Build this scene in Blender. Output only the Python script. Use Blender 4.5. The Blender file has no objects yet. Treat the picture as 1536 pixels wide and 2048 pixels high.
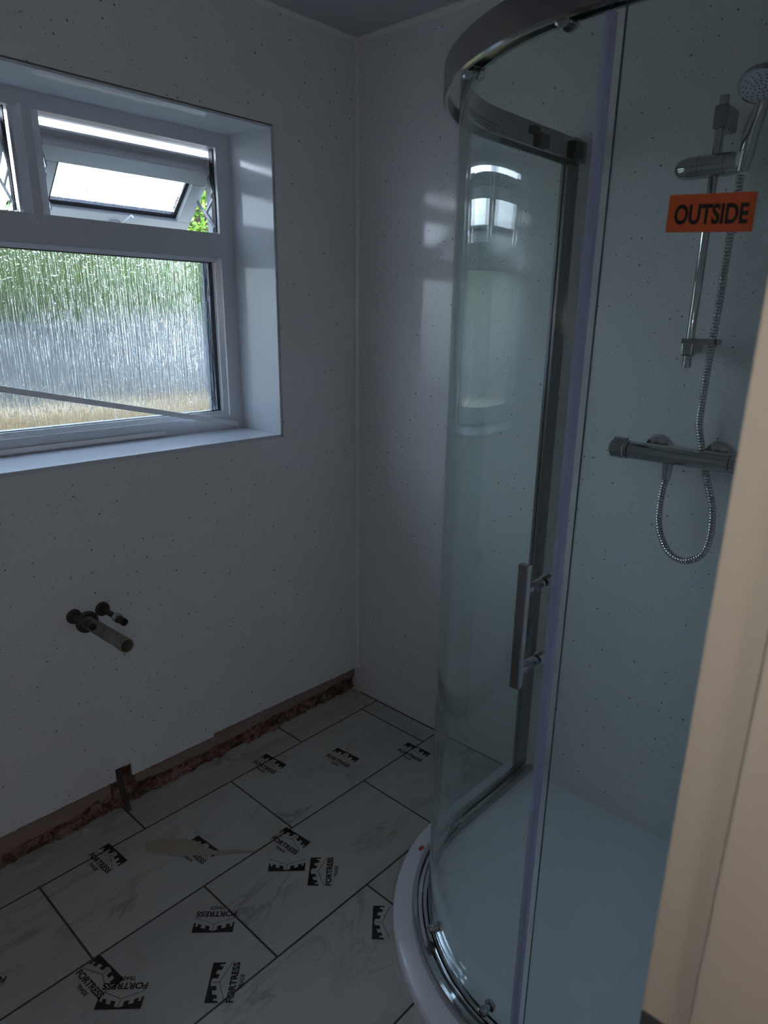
import bpy, bmesh, math, random
from mathutils import Vector, Matrix, noise

# ------------------------------------------------------------------ camera
sc = bpy.context.scene
col = sc.collection
CAM = Vector((1.6945109, -1.68370323, 1.39937059))
YAW, PITCH, ROLL, FPX = -0.7451, -0.3148, 0.0132, 1372.76
YAW = math.atan2(-0.64471622, 0.69892389)
PITCH = math.asin(-0.30959069)
Fv = Vector((math.sin(YAW)*math.cos(PITCH), math.cos(YAW)*math.cos(PITCH), math.sin(PITCH)))
R0 = Vector((math.cos(YAW), -math.sin(YAW), 0)); U0 = R0.cross(Fv)
Rv = math.cos(ROLL)*R0 + math.sin(ROLL)*U0
Uv = -math.sin(ROLL)*R0 + math.cos(ROLL)*U0
cd = bpy.data.cameras.new('camera'); cam = bpy.data.objects.new('camera', cd); col.objects.link(cam)
M = Matrix((Rv, Uv, -Fv)).transposed().to_4x4(); M.translation = CAM
cam.matrix_world = M
cd.sensor_width = 36; cd.sensor_fit = 'AUTO'
cd.lens = FPX*36/2048
cd.shift_x = -3.2/2048; cd.shift_y = 57.33/2048
cd.clip_start = 0.02; cd.clip_end = 200
cd.dof.use_dof = True; cd.dof.focus_distance = 2.2
cd.dof.aperture_fstop = (cd.lens/1000)/0.0026
sc.camera = cam

# ------------------------------------------------------------------ light
w = bpy.data.worlds.new('world'); sc.world = w; w.use_nodes = True
wn = w.node_tree.nodes; wl = w.node_tree.links
bg = wn['Background']
tc = wn.new('ShaderNodeTexCoord'); sp = wn.new('ShaderNodeSeparateXYZ'); rp = wn.new('ShaderNodeValToRGB')
wl.new(tc.outputs['Generated'], sp.inputs[0]); wl.new(sp.outputs['Z'], rp.inputs[0]); wl.new(rp.outputs[0], bg.inputs[0])
rp.color_ramp.elements[0].color = (0.80, 0.88, 1.0, 1); rp.color_ramp.elements[0].position = 0.0
rp.color_ramp.elements[1].color = (0.50, 0.68, 1.0, 1); rp.color_ramp.elements[1].position = 0.9
SKY = 7.2
bg.inputs[1].default_value = SKY

def light(name, kind, loc, energy, color, size=0.1, rot=None):
    l = bpy.data.lights.new(name, kind); o = bpy.data.objects.new(name, l); col.objects.link(o)
    l.energy = energy; l.color = color; o.location = loc
    if kind == 'POINT': l.shadow_soft_size = size
    if kind == 'AREA': l.size = size
    if kind == 'SUN': l.angle = 0.01
    if rot is not None: o.rotation_euler = rot
    return o
sun = light('sun', 'SUN', (5, -3, 8), 6.0, (1, .94, .82))
sun.rotation_euler = Vector((-0.62, 0.30, -0.72)).to_track_quat('-Z', 'Y').to_euler()
# the phone's own torch (two small warm diodes beside the lens), and a fill light added in the hall behind
for k, dx in enumerate((0.018, 0.026)):
    p = CAM + Rv*dx + Uv*0.002
    light('phone_torch', 'POINT', p, 0.60, (1.0, .98, .95), 0.0015)
light('hall_fill', 'POINT', (2.7, -2.2, 1.6), 4.2, (1.0, .93, .92), 0.22)

vs = sc.view_settings
vs.view_transform = 'Standard'; vs.look = 'None'; vs.gamma = 1; vs.use_curve_mapping = False
vs.exposure = 0.55
cy = sc.cycles
cy.max_bounces = 14; cy.diffuse_bounces = 6; cy.glossy_bounces = 6; cy.transmission_bounces = 10; cy.transparent_max_bounces = 24
cy.caustics_refractive = True; cy.caustics_reflective = True
cy.sample_clamp_indirect = 6; cy.use_denoising = True

# ------------------------------------------------------------------ materials
def mat(name, color=(.8, .8, .8), rough=.5, metal=0, spec=.5, **k):
    m = bpy.data.materials.new(name); m.use_nodes = True
    b = m.node_tree.nodes['Principled BSDF']
    b.inputs['Base Color'].default_value = (*color, 1); b.inputs['Roughness'].default_value = rough
    b.inputs['Metallic'].default_value = metal; b.inputs['Specular IOR Level'].default_value = spec
    for a, v in k.items(): b.inputs[a].default_value = v
    m.diffuse_color = (*color, 1)
    return m
class NT:
    def __init__(s, m): s.m = m; s.n = m.node_tree.nodes; s.l = m.node_tree.links; s.b = s.n.get('Principled BSDF')
    def new(s, t, **kw):
        x = s.n.new(t)
        for a, v in kw.items():
            if a.startswith('_'): x.inputs[a[1:].replace('_', ' ')].default_value = v
            else: setattr(x, a, v)
        return x
    def link(s, a, b): s.l.new(a, b)
    def coords(s, scale=(1, 1, 1), kind='Object', loc=(0, 0, 0)):
        t = s.new('ShaderNodeTexCoord'); mp = s.new('ShaderNodeMapping')
        mp.inputs['Scale'].default_value = scale; mp.inputs['Location'].default_value = loc
        s.link(t.outputs[kind], mp.inputs[0]); return mp.outputs[0]
    def noise(s, vec, scale, detail=3, rough=.5, dist=0):
        x = s.new('ShaderNodeTexNoise'); s.link(vec, x.inputs['Vector'])
        x.inputs['Scale'].default_value = scale; x.inputs['Detail'].default_value = detail
        x.inputs['Roughness'].default_value = rough; x.inputs['Distortion'].default_value = dist
        return x
    def ramp(s, fac, stops):
        r = s.new('ShaderNodeValToRGB'); e = r.color_ramp.elements
        while len(e) < len(stops): e.new(.5)
        for q, (p, c) in zip(e, stops): q.position = p; q.color = (*c, 1) if len(c) == 3 else c
        s.link(fac, r.inputs[0]); return r.outputs[0]
    def mix(s, fac, a, b, blend='MIX'):
        x = s.new('ShaderNodeMix', data_type='RGBA', blend_type=blend)
        for v, i in ((fac, 0), (a, 6), (b, 7)):
            if isinstance(v, (int, float)): x.inputs[i].default_value = v
            elif isinstance(v, tuple): x.inputs[i].default_value = (*v, 1)
            else: s.link(v, x.inputs[i])
        return x.outputs[2]
    def math(s, op, a, b=0., clamp=False):
        x = s.new('ShaderNodeMath', operation=op, use_clamp=clamp)
        for i, v in ((0, a), (1, b)):
            if isinstance(v, (int, float)): x.inputs[i].default_value = v
            else: s.link(v, x.inputs[i])
        return x.outputs[0]
    def bump(s, h, strength=.3, dist=.002):
        x = s.new('ShaderNodeBump'); x.inputs['Strength'].default_value = strength; x.inputs['Distance'].default_value = dist
        s.link(h, x.inputs['Height']); s.link(x.outputs[0], s.b.inputs['Normal']); return x.outputs[0]
BW = lambda a: (a, a, a)

def panel_material(name, base):
    m = mat(name, base, .13, 0, .5); t = NT(m)
    tc_ = t.new('ShaderNodeTexCoord'); sx_ = t.new('ShaderNodeSeparateXYZ'); t.link(tc_.outputs['Object'], sx_.inputs[0])
    cb_ = t.new('ShaderNodeCombineXYZ'); t.link(t.math('ADD', sx_.outputs['X'], sx_.outputs['Y']), cb_.inputs[0]); t.link(sx_.outputs['Z'], cb_.inputs[1])
    c = cb_.outputs[0]
    cc = None
    wob = t.noise(c, 60, 2)
    vadd = t.new('ShaderNodeVectorMath', operation='MULTIPLY_ADD')
    t.link(wob.outputs['Color'], vadd.inputs[0]); vadd.inputs[1].default_value = (.006, .006, .006); t.link(c, vadd.inputs[2])
    for scale, keep, rad, dark, amt in ((34, .32, .085, (.08, .075, .07), .85), (80, .28, .12, (.18, .17, .16), .75), (140, .28, .16, (.34, .33, .32), .6), (60, .04, .10, (.35, .24, .15), .5)):
        v = t.new('ShaderNodeTexVoronoi', voronoi_dimensions='2D'); v.inputs['Scale'].default_value = scale
        t.link(vadd.outputs[0], v.inputs['Vector'])
        sp_ = t.new('ShaderNodeSeparateColor'); t.link(v.outputs['Color'], sp_.inputs[0])
        rr = t.math('MULTIPLY', sp_.outputs[1], rad)
        near = t.math('LESS_THAN', v.outputs['Distance'], rr)
        kp = t.math('LESS_THAN', sp_.outputs[0], keep)
        f = t.math('MULTIPLY', t.math('MULTIPLY', near, kp), amt)
        cc = t.mix(f, cc if cc is not None else base, dark)
    cl = t.noise(c, 3, 2)
    cc = t.mix(t.math('MULTIPLY', cl.outputs[0], .10), cc, tuple(x*.7 for x in base))
    t.link(cc, t.b.inputs['Base Color'])
    r = t.noise(c, 5, 4)
    t.link(t.ramp(r.outputs[0], [(.35, BW(.07)), (.7, BW(.17))]), t.b.inputs['Roughness'])
    big = t.noise(c, 1.4, 1)
    t.bump(big.outputs[0], .25, .01)
    return m
M_PANEL = panel_material('speckled_white_panel', (.80, .81, .83))
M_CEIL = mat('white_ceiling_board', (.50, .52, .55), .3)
M_UPVC = mat('white_upvc', (.66, .68, .73), .22)
M_UPVC2 = mat('white_gloss_lining', (.66, .69, .76), .12)
M_TRIM = mat('white_plastic_trim', (.82, .82, .84), .3)
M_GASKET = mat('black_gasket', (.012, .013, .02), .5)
M_SPACER = mat('grey_spacer_bar', (.10, .12, .17), .4)
M_CHROME = mat('chrome', (.50, .50, .51), .05, 1)
M_CHROME2 = mat('satin_chrome', (.34, .33, .33), .14, 1)
M_DARKMET = mat('tarnished_metal', (.10, .08, .075), .45, .7)
M_DARK = mat('dark_plastic', (.02, .02, .022), .4)
M_BLACK = mat('black_print', (.012, .012, .014), .55)
M_TRAY = mat('white_shower_tray', (.80, .83, .90), .16)
M_WHITEPL = mat('white_nozzle_plate', (.62, .62, .72), .3)
M_STEEL = mat('steel_stay', (.30, .30, .33), .35, .6)
M_WOOD = mat('brown_cut_edge', (.10, .055, .03), .8)
M_ORANGE = mat('orange_sticker', (.62, .11, .025), .5)
M_GREENEDGE = mat('green_glass_edge', (.008, .07, .06), .15)
M_SEAL = mat('clear_seal_strip', (.52, .57, .82), .2)
M_SEAL.node_tree.nodes['Principled BSDF'].inputs['Alpha'].default_value = .45

# corner/jamb paint
M_PAINT = mat('cream_gloss_paint', (.70, .61, .50), .33); t = NT(M_PAINT)
c = t.coords((6, 6, 1)); nz = t.noise(c, 3, 3)
t.link(t.mix(nz.outputs[0], (.66, .57, .46), (.74, .66, .55)), t.b.inputs['Base Color'])
c2 = t.coords((1, 1, 1)); v = t.new('ShaderNodeTexVoronoi'); v.inputs['Scale'].default_value = 55; t.link(c2, v.inputs['Vector'])
t.bump(t.math('ADD', t.ramp(v.outputs[0], [(.0, BW(1)), (.12, BW(0))]), t.math('MULTIPLY', nz.outputs[0], .6)), .25, .002)
M_HALL = mat('hall_plaster', (.30, .20, .15), .8)

# raw plaster and rubble
M_PLASTER = mat('bare_plaster', (.25, .15, .12), .9); t = NT(M_PLASTER)
c = t.coords(); n1 = t.noise(c, 14, 6, .65); n2 = t.noise(c, 60, 4, .7)
a = t.ramp(n1.outputs[0], [(.30, (.045, .03, .026)), (.44, (.20, .115, .09)), (.55, (.34, .21, .17)), (.70, (.34, .27, .19))])
a = t.mix(t.ramp(n2.outputs[0], [(.40, BW(.75)), (.55, BW(0))]), a, (.035, .022, .018))
at = t.new('ShaderNodeAttribute', attribute_name='rough_zone')
smooth = t.mix(n2.outputs[0], (.27, .185, .165), (.36, .26, .23))
t.link(t.mix(at.outputs['Fac'], smooth, a), t.b.inputs['Base Color'])
t.bump(n2.outputs[0], .6, .006)
M_BRICK = mat('masonry', (.20, .12, .09), .9)

# floor tiles
TA, TW, TL, TY = .107, .300, .5852, -.0828
M_FLOOR = mat('marble_floor_tile', (.5, .5, .5), .28); t = NT(M_FLOOR)
tcn = t.new('ShaderNodeTexCoord'); sx = t.new('ShaderNodeSeparateXYZ'); t.link(tcn.outputs['Object'], sx.inputs[0])
cb = t.new('ShaderNodeCombineXYZ')
t.link(t.math('SUBTRACT', sx.outputs['Y'], TY - TL*20.5), cb.inputs[0])
t.link(t.math('SUBTRACT', sx.outputs['X'], TA - TW*10), cb.inputs[1])
bk = t.new('ShaderNodeTexBrick'); t.link(cb.outputs[0], bk.inputs['Vector'])
bk.offset = .5; bk.offset_frequency = 2; bk.squash = 1
bk.inputs['Scale'].default_value = 1; bk.inputs['Mortar Size'].default_value = .0027; bk.inputs['Mortar Smooth'].default_value = .05
bk.inputs['Brick Width'].default_value = TL; bk.inputs['Row Height'].default_value = TW
bk.inputs['Color1'].default_value = (0, 0, 0, 1); bk.inputs['Color2'].default_value = (1, 1, 1, 1); bk.inputs['Mortar'].default_value = (.5, .5, .5, 1)
off = t.new('ShaderNodeVectorMath', operation='MULTIPLY_ADD'); t.link(bk.outputs['Color'], off.inputs[0]); off.inputs[1].default_value = (7, 3, 0); t.link(tcn.outputs['Object'], off.inputs[2])
mp = t.new('ShaderNodeMapping'); mp.inputs['Rotation'].default_value = (0, 0, .5); mp.inputs['Scale'].default_value = (3.2, 1.1, 1); t.link(off.outputs[0], mp.inputs[0])
nv = t.noise(mp.outputs[0], 2.2, 8, .62, 1.3)
ridge = t.math('ABSOLUTE', t.math('SUBTRACT', nv.outputs[0], .5))
vein = t.ramp(ridge, [(.0, BW(1)), (.010, BW(.55)), (.04, BW(0))])
nm = t.noise(mp.outputs[0], 1.6, 3); msk = t.ramp(nm.outputs[0], [(.48, BW(0)), (.62, BW(1))])
cloud = t.noise(mp.outputs[0], 1.3, 5, .6)
base = t.mix(t.ramp(cloud.outputs[0], [(.45, BW(0)), (.8, BW(.6))]), (.60, .60, .585), (.40, .41, .41))
ncol = t.noise(off.outputs[0], 2.5, 2)
vc = t.ramp(ncol.outputs[0], [(.48, (.24, .25, .26)), (.60, (.34, .27, .18))])
base = t.mix(t.math('MULTIPLY', t.math('MULTIPLY', vein, msk), .75), base, vc)
dn = t.noise(t.coords(), 9, 5, .7)
base = t.mix(t.ramp(dn.outputs[0], [(.55, BW(0)), (.75, BW(.35))]), base, (.32, .28, .21))
base = t.mix(bk.outputs['Fac'], base, (.05, .05, .052))
t.link(base, t.b.inputs['Base Color'])
t.link(t.ramp(dn.outputs[0], [(.3, BW(.25)), (.7, BW(.5))]), t.b.inputs['Roughness'])
t.bump(t.math('SUBTRACT', 1, bk.outputs['Fac']), .5, .002)

def thin_glass(name, tint, refl=1.0, rough=0.0):
    """clear pane: see-through with an angle-dependent mirror reflection"""
    m = bpy.data.materials.new(name); m.use_nodes = True; t = NT(m); n = t.n; n.remove(n['Principled BSDF'])
    g = t.new('ShaderNodeNewGeometry'); d = t.new('ShaderNodeVectorMath', operation='DOT_PRODUCT')
    t.link(g.outputs['Incoming'], d.inputs[0]); t.link(g.outputs['Normal'], d.inputs[1])
    ca = t.math('ABSOLUTE', d.outputs['Value'])
    f = t.math('POWER', t.math('SUBTRACT', 1, ca, True), 5)
    f = t.math('ADD', t.math('MULTIPLY', f, .955), .045, True)
    f = t.math('MULTIPLY', f, refl, True)
    tr = t.new('ShaderNodeBsdfTransparent'); tr.inputs[0].default_value = (*tint, 1)
    gl = t.new('ShaderNodeBsdfGlossy'); gl.inputs['Roughness'].default_value = rough; gl.inputs['Color'].default_value = (.95, 1, 1, 1)
    mx = t.new('ShaderNodeMixShader'); t.link(f, mx.inputs[0]); t.link(tr.outputs[0], mx.inputs[1]); t.link(gl.outputs[0], mx.inputs[2])
    t.link(mx.outputs[0], n['Material Output'].inputs[0]); return m
M_GLASS = thin_glass('clear_shower_glass', (.955, .985, .975))
M_FILM = thin_glass('clear_protective_film', (.93, .93, .93), .5, .28)

def obscure_glass(name, sy, sx_=1):
    m = bpy.data.materials.new(name); m.use_nodes = True; t = NT(m); n = t.n; n.remove(n['Principled BSDF'])
    gb = t.new('ShaderNodeBsdfGlass'); gb.inputs['IOR'].default_value = 1.45; gb.inputs['Roughness'].default_value = .03
    gb.inputs['Color'].default_value = (.97, .99, .99, 1)
    c = t.coords((sx_, 1, sy)); a = t.noise(c, 190, 3, .6, .5)
    c2 = t.coords((sx_*1.6 if sx_ < 1 else 1, 1, sy*1.6 if sy < 1 else 1)); b = t.noise(c2, 330, 2, .5, .4)
    c3 = t.coords((1, 1, .7)); d = t.noise(c3, 130, 2)
    drops = t.ramp(d.outputs[0], [(.60, BW(0)), (.72, BW(1))])
    h = t.math('ADD', t.math('ADD', a.outputs[0], t.math('MULTIPLY', b.outputs[0], .45)), t.math('MULTIPLY', drops, .10))
    bp_ = t.new('ShaderNodeBump'); bp_.inputs['Strength'].default_value = .62; bp_.inputs['Distance'].default_value = .005
    t.link(h, bp_.inputs['Height']); t.link(bp_.outputs[0], gb.inputs['Normal'])
    t.link(gb.outputs[0], n['Material Output'].inputs[0]); return m
M_RAIN = obscure_glass('rain_pattern_glass', .016)
M_RAIN2 = obscure_glass('rain_pattern_glass_vent', 1, .035)

# outdoors
M_LEAF = mat('hedge_leaf', (.08, .22, .03), .45); t = NT(M_LEAF)
oi = t.new('ShaderNodeNewGeometry')
t.link(t.ramp(oi.outputs['Random Per Island'], [(.0, (.012, .035, .006)), (.5, (.030, .075, .010)), (.85, (.065, .12, .018)), (1, (.12, .16, .04))]), t.b.inputs['Base Color'])
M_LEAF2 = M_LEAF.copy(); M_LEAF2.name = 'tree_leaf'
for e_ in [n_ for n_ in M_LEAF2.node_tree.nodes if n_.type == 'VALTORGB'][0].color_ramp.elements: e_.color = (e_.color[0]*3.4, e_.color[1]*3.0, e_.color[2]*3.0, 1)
M_TWIG = mat('dark_twig', (.05, .04, .02), .9)
M_GWALL = mat('grey_garden_wall', (.032, .036, .043), .9)
M_GWALL2 = mat('white_rendered_wall', (.22, .235, .26), .9)
M_OCHRE = mat('ochre_stone', (.45, .32, .16), .9); t = NT(M_OCHRE)
vn = t.new('ShaderNodeTexVoronoi'); vn.inputs['Scale'].default_value = 4; t.link(t.coords(), vn.inputs['Vector'])
t.link(t.mix(vn.outputs['Color'], (.13, .085, .04), (.08, .065, .04)), t.b.inputs['Base Color'])
M_GRASS = mat('lawn_grass', (.045, .055, .012), .9)

# ------------------------------------------------------------------ mesh helpers
def link_mesh(name, bm, m=None, parent=None, smooth=False, bevel=0, seg=2):
    bmesh.ops.recalc_face_normals(bm, faces=bm.faces)
    me = bpy.data.meshes.new(name); bm.to_mesh(me); bm.free()
    o = bpy.data.objects.new(name, me); col.objects.link(o)
    for x in (m if isinstance(m, (list, tuple)) else [m]):
        if x: me.materials.append(x)
    if parent: o.parent = parent
    if smooth:
        for p in me.polygons: p.use_smooth = True
        try: me.set_sharp_from_angle(angle=math.radians(40))
        except Exception: pass
    if bevel:
        b = o.modifiers.new('bevel', 'BEVEL'); b.width = bevel; b.segments = seg; b.limit_method = 'ANGLE'; b.harden_normals = False
    return o
def empty(name, loc=(0, 0, 0)):
    o = bpy.data.objects.new(name, None); col.objects.link(o); o.location = loc; return o
def tag(o, label=None, cat=None, group=None, kind=None):
    if label: o['label'] = label
    if cat: o['category'] = cat
    if group: o['group'] = group
    if kind: o['kind'] = kind
    return o
def box(bm, lo, hi, mi=0, mtx=None):
    vsx = []
    for z in (lo[2], hi[2]):
        for y in (lo[1], hi[1]):
            for x in (lo[0], hi[0]):
                p = Vector((x, y, z)); vsx.append(bm.verts.new(mtx @ p if mtx else p))
    for f in ((0, 1, 3, 2), (4, 6, 7, 5), (0, 4, 5, 1), (2, 3, 7, 6), (0, 2, 6, 4), (1, 5, 7, 3)):
        bm.faces.new([vsx[i] for i in f]).material_index = mi
def boxes(*bs):
    bm = bmesh.new()
    for lo, hi in bs: box(bm, lo, hi)
    return bm
def prism(bm, pts, axis_vec, mi=0):
    a = [bm.verts.new(p) for p in pts]; b = [bm.verts.new(Vector(p) + Vector(axis_vec)) for p in pts]
    n = len(pts)
    for i in range(n): bm.faces.new((a[i], a[(i+1) % n], b[(i+1) % n], b[i])).material_index = mi
    bm.faces.new(a[::-1]).material_index = mi; bm.faces.new(b).material_index = mi
def frames(path):
    """parallel transported frames"""
    P = [Vector(p) for p in path]; T = []
    for i in range(len(P)):
        T.append((P[min(i+1, len(P)-1)] - P[max(i-1, 0)]).normalized())
    up = Vector((0, 0, 1)) if abs(T[0].z) < .9 else Vector((1, 0, 0))
    N = (up - T[0]*up.dot(T[0])).normalized(); out = []
    for i in range(len(P)):
        N = (N - T[i]*N.dot(T[i])).normalized(); out.append((P[i], T[i], N, T[i].cross(N)))
    return out
def tube(bm, path, r, seg=16, caps=True, inner=0, mi=0):
    fr = frames(path); rings = []
    rr = r if isinstance(r, (list, tuple)) else [r]*len(fr)
    for (p, t_, n, b), q in zip(fr, rr):
        rings.append([bm.verts.new(p + (n*math.cos(2*math.pi*k/seg) + b*math.sin(2*math.pi*k/seg))*q) for k in range(seg)])
    for i in range(len(rings)-1):
        for k in range(seg):
            bm.faces.new((rings[i][k], rings[i][(k+1) % seg], rings[i+1][(k+1) % seg], rings[i+1][k])).material_index = mi
    if caps:
        bm.faces.new(rings[0][::-1]).material_index = mi; bm.faces.new(rings[-1]).material_index = mi
    return rings
def lathe(bm, prof, origin, axis, seg=24, mi=0):
    """prof: list of (distance along axis, radius)"""
    o = Vector(origin); a = Vector(axis).normalized()
    u = a.orthogonal().normalized(); v_ = a.cross(u); rings = []
    for d, r in prof:
        if r < 1e-6: rings.append([bm.verts.new(o + a*d)])
        else: rings.append([bm.verts.new(o + a*d + (u*math.cos(2*math.pi*k/seg) + v_*math.sin(2*math.pi*k/seg))*r) for k in range(seg)])
    for i in range(len(rings)-1):
        A, B = rings[i], rings[i+1]
        for k in range(seg):
            k2 = (k+1) % seg
            if len(A) == 1 and len(B) == 1: continue
            if len(A) == 1: f = (A[0], B[k2], B[k])
            elif len(B) == 1: f = (A[k], A[k2], B[0])
            else: f = (A[k], A[k2], B[k2], B[k])
            bm.faces.new(f).material_index = mi
    for R_, rev in ((rings[0], True), (rings[-1], False)):
        if len(R_) > 1: bm.faces.new(R_[::-1] if rev else R_).material_index = mi
def sweep(bm, path2d, prof, mi=0, caps=True):
    """sweep profile [(outward, z)] along plan path [((x,y),(nx,ny))]"""
    rings = []
    for (x, y), (nx, ny) in path2d:
        rings.append([bm.verts.new((x+nx*o, y+ny*o, z)) for o, z in prof])
    n = len(prof)
    for i in range(len(rings)-1):
        for k in range(n):
            bm.faces.new((rings[i][k], rings[i][(k+1) % n], rings[i+1][(k+1) % n], rings[i+1][k])).material_index = mi
    if caps:
        bm.faces.new(rings[0][::-1]).material_index = mi; bm.faces.new(rings[-1]).material_index = mi
def text_polys(body, size=1, offset=0, shear=0):
    c_ = bpy.data.curves.new('t', 'FONT'); c_.body = body; c_.size = size; c_.offset = offset; c_.shear = shear; c_.resolution_u = 5
    o = bpy.data.objects.new('t', c_); col.objects.link(o)
    bpy.context.view_layer.update()
    me = bpy.data.meshes.new_from_object(o)
    V = [v_.co.copy() for v_ in me.vertices]; Fc = [tuple(p.vertices) for p in me.polygons]
    bpy.data.objects.remove(o); bpy.data.meshes.remove(me); bpy.data.curves.remove(c_)
    return V, Fc
def add_text(bm, body, x0, x1, y0, y1, fn, mi=0, offset=.02, shear=0):
    """fit text into the box x0..x1, y0..y1, then map (x,y) -> 3D with fn"""
    V, Fc = text_polys(body, 1, offset, shear)
    ax, bx = min(v_.x for v_ in V), max(v_.x for v_ in V); ay, by = min(v_.y for v_ in V), max(v_.y for v_ in V)
    vv = [bm.verts.new(fn(x0+(v_.x-ax)/(bx-ax)*(x1-x0), y0+(v_.y-ay)/(by-ay)*(y1-y0))) for v_ in V]
    for f in Fc:
        try: bm.faces.new([vv[i] for i in f]).material_index = mi
        except ValueError: pass

# ------------------------------------------------------------------ room
RX, NY, H = 1.60, -2.36, 2.178      # right wall, near wall, ceiling
WY0, WY1, WZ0, WZ1, WD = -1.47, -.335, 1.048, 1.889, .165   # window reveal

bm = bmesh.new(); box(bm, (-.30, NY-.1, -.12), (RX+2.2, .1, 0))
tag(link_mesh('floor', bm, M_FLOOR), kind='structure')
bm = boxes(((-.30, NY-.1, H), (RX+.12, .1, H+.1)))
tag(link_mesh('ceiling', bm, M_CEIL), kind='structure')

# window wall: masonry behind, speckled panel in front, bare strip below
bm = boxes(((-.30, NY-.1, .16), (-.010, WY0-.0062, H)), ((-.30, WY1+.0062, .16), (-.010, .1, H)),
           ((-.30, WY0-.0062, 0.16), (-.010, WY1+.0062, WZ0-.012)), ((-.30, NY-.1, 0), (-.034, .1, .16)), ((-.30, WY0-.0062, WZ1+.0062), (-.010, WY1+.0062, H)))
wl_ = tag(link_mesh('wall_left', bm, M_WOOD), kind='structure')
ZC = .114
g = .0095
cut = [(NY, ZC), (-.979, ZC+.002), (-.979, .154), (-.930, .152), (-.932, ZC-.004), (-.653, ZC-.008), (-.652, ZC+.003), (-.30, ZC-.004), (-.05, .104), (0, .104)]
bm = bmesh.new()
def panel_poly(pts):    # pts in (y,z), extruded to x -.010..0
    prism(bm, [(-.0098, y, z) for y, z in pts], (.0098, 0, 0))
def cut_between(a, b):
    out = []
    rng = random.Random(3)
    def zc(y):
        for (y0, z0), (y1, z1) in zip(cut, cut[1:]):
            if y0 <= y <= y1 and y1 > y0: return z0+(z1-z0)*(y-y0)/(y1-y0)
        return ZC
    ys = sorted(set([a, b] + [y for y, z in cut if a < y < b]))
    for y0, y1 in zip(ys, ys[1:]):
        n_ = max(1, int((y1-y0)/.006))
        for k in range(n_): out.append((y0+(y1-y0)*k/n_, zc(y0+(y1-y0)*(k+.001)/n_) + rng.uniform(-.0012, .0012)))
    out.append((b, zc(b)))
    return out
for a_, b_ in ((NY, -.979), (-.979, -.930), (-.930, -.6525), (-.6525, 0)):
    ztop = WZ0-.010
    pts = cut_between(a_ + 1e-5, b_ - 1e-5)
    panel_poly(pts + [(b_, ztop), (a_, ztop)])
panel_poly([(NY, WZ0-.010), (WY0-g, WZ0-.010), (WY0-g, WZ1+.0095), (NY, WZ1+.0095)])
panel_poly([(WY1+g, WZ0-.010), (0, WZ0-.010), (0, WZ1+.0095), (WY1+g, WZ1+.0095)])
panel_poly([(NY, WZ1+.0095), (0, WZ1+.0095), (0, H), (NY, H)])
tag(link_mesh('wall_panel', bm, M_PANEL, wl_), 'white speckled wall panel round the window')
# rough plaster strip
bm = bmesh.new(); ny_, nz_ = 420, 34
lay = bm.verts.layers.float.new('rough_zone')
grid = []
for i in range(ny_+1):
    y = NY + (0-NY)*i/ny_; row = []
    for k in range(nz_+1):
        z = .175*k/nz_
        edge = .062 + .02*noise.noise(Vector((y*5, 1.3, 0))) + .012*noise.noise(Vector((y*17, 4.3, 0)))
        zone = max(0, min(1, (edge - z)/.012)) if not (-.99 < y < -.92) else 1
        n_ = noise.fractal(Vector((y*22, z*28, .4)), 1.0, 2.0, 5) ; cell = noise.cell(Vector((y*34+n_, z*50, 1)))
        d = zone*(-.012 + .010*n_ + .008*cell) + (1-zone)*.0005*n_
        if z < .022: d -= .006*(1-z/.022)
        v_ = bm.verts.new((-.013 + d, y, z)); v_[lay] = zone; row.append(v_)
    grid.append(row)
for i in range(ny_):
    for k in range(nz_): bm.faces.new((grid[i][k], grid[i+1][k], grid[i+1][k+1], grid[i][k+1]))
po = link_mesh('bare_plaster', bm, M_PLASTER, wl_)
tag(po, 'rough bare plaster strip below the panel')

bm = boxes(((-.30, 0, 0), (RX+.1, .12, H)))
wb_ = tag(link_mesh('wall_back', bm, M_PANEL), kind='structure')
bm = bmesh.new()
def wallmark(x, y): return Vector((.51+x, -.0006, 2.105+y))
add_text(bm, '7', 0, .012, 0, .022, wallmark, offset=0)
for k, (a_, b_, c_, d_) in enumerate(((-.016, .014, -.003, .016), (.022, .0, .0235, .018), (.022, .016, .032, .0175), (.012, .018, .018, .0195))):
    q = [bm.verts.new(wallmark(*p)) for p in ((a_, b_), (c_, b_), (c_, d_), (a_, d_))]; bm.faces.new(q)
link_mesh('pencil_mark', bm, M_SPACER, wb_)
# door in right wall
DY0, DY1, DZ = -2.08, -1.30, 2.0
bm = boxes(((RX, DY1+.03, 0), (RX+.12, .1, H)), ((RX, NY-.1, 0), (RX+.12, DY0-.03, H)), ((RX, DY0-.03, DZ+.03), (RX+.12, DY1+.03, H)))
tag(link_mesh('wall_right', bm, M_PANEL), kind='structure')
bm = boxes(((-.30, NY-.1, 0), (RX+.12, NY, H)))
tag(link_mesh('wall_near', bm, M_PANEL), kind='structure')
d1 = tag(empty('door_1', (RX, DY1, 0)), kind='structure')
bm = boxes(((RX-.012, DY1, 0), (RX+.13, DY1+.03, DZ+.03)), ((RX-.012, DY0-.03, 0), (RX+.13, DY0, DZ+.03)), ((RX-.012, DY0, DZ), (RX+.13, DY1, DZ+.03)))
for v_ in bm.verts: v_.co -= Vector((RX, DY1, 0))
link_mesh('door_frame', bm, M_PAINT, d1, bevel=.0015)
sx0 = .0215
bm = boxes(((sx0, -.014, 0), (.13, 0, DZ)), ((sx0, DY0-DY1, 0), (.13, DY0-DY1+.014, DZ)))
link_mesh('door_stop', bm, M_PAINT, d1, bevel=.002, seg=3)
sp_ = link_mesh('strike_plate', boxes(((-.011, -.0015, .875), (.020, 0, .945))), M_CHROME2, d1, bevel=.0008)
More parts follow.
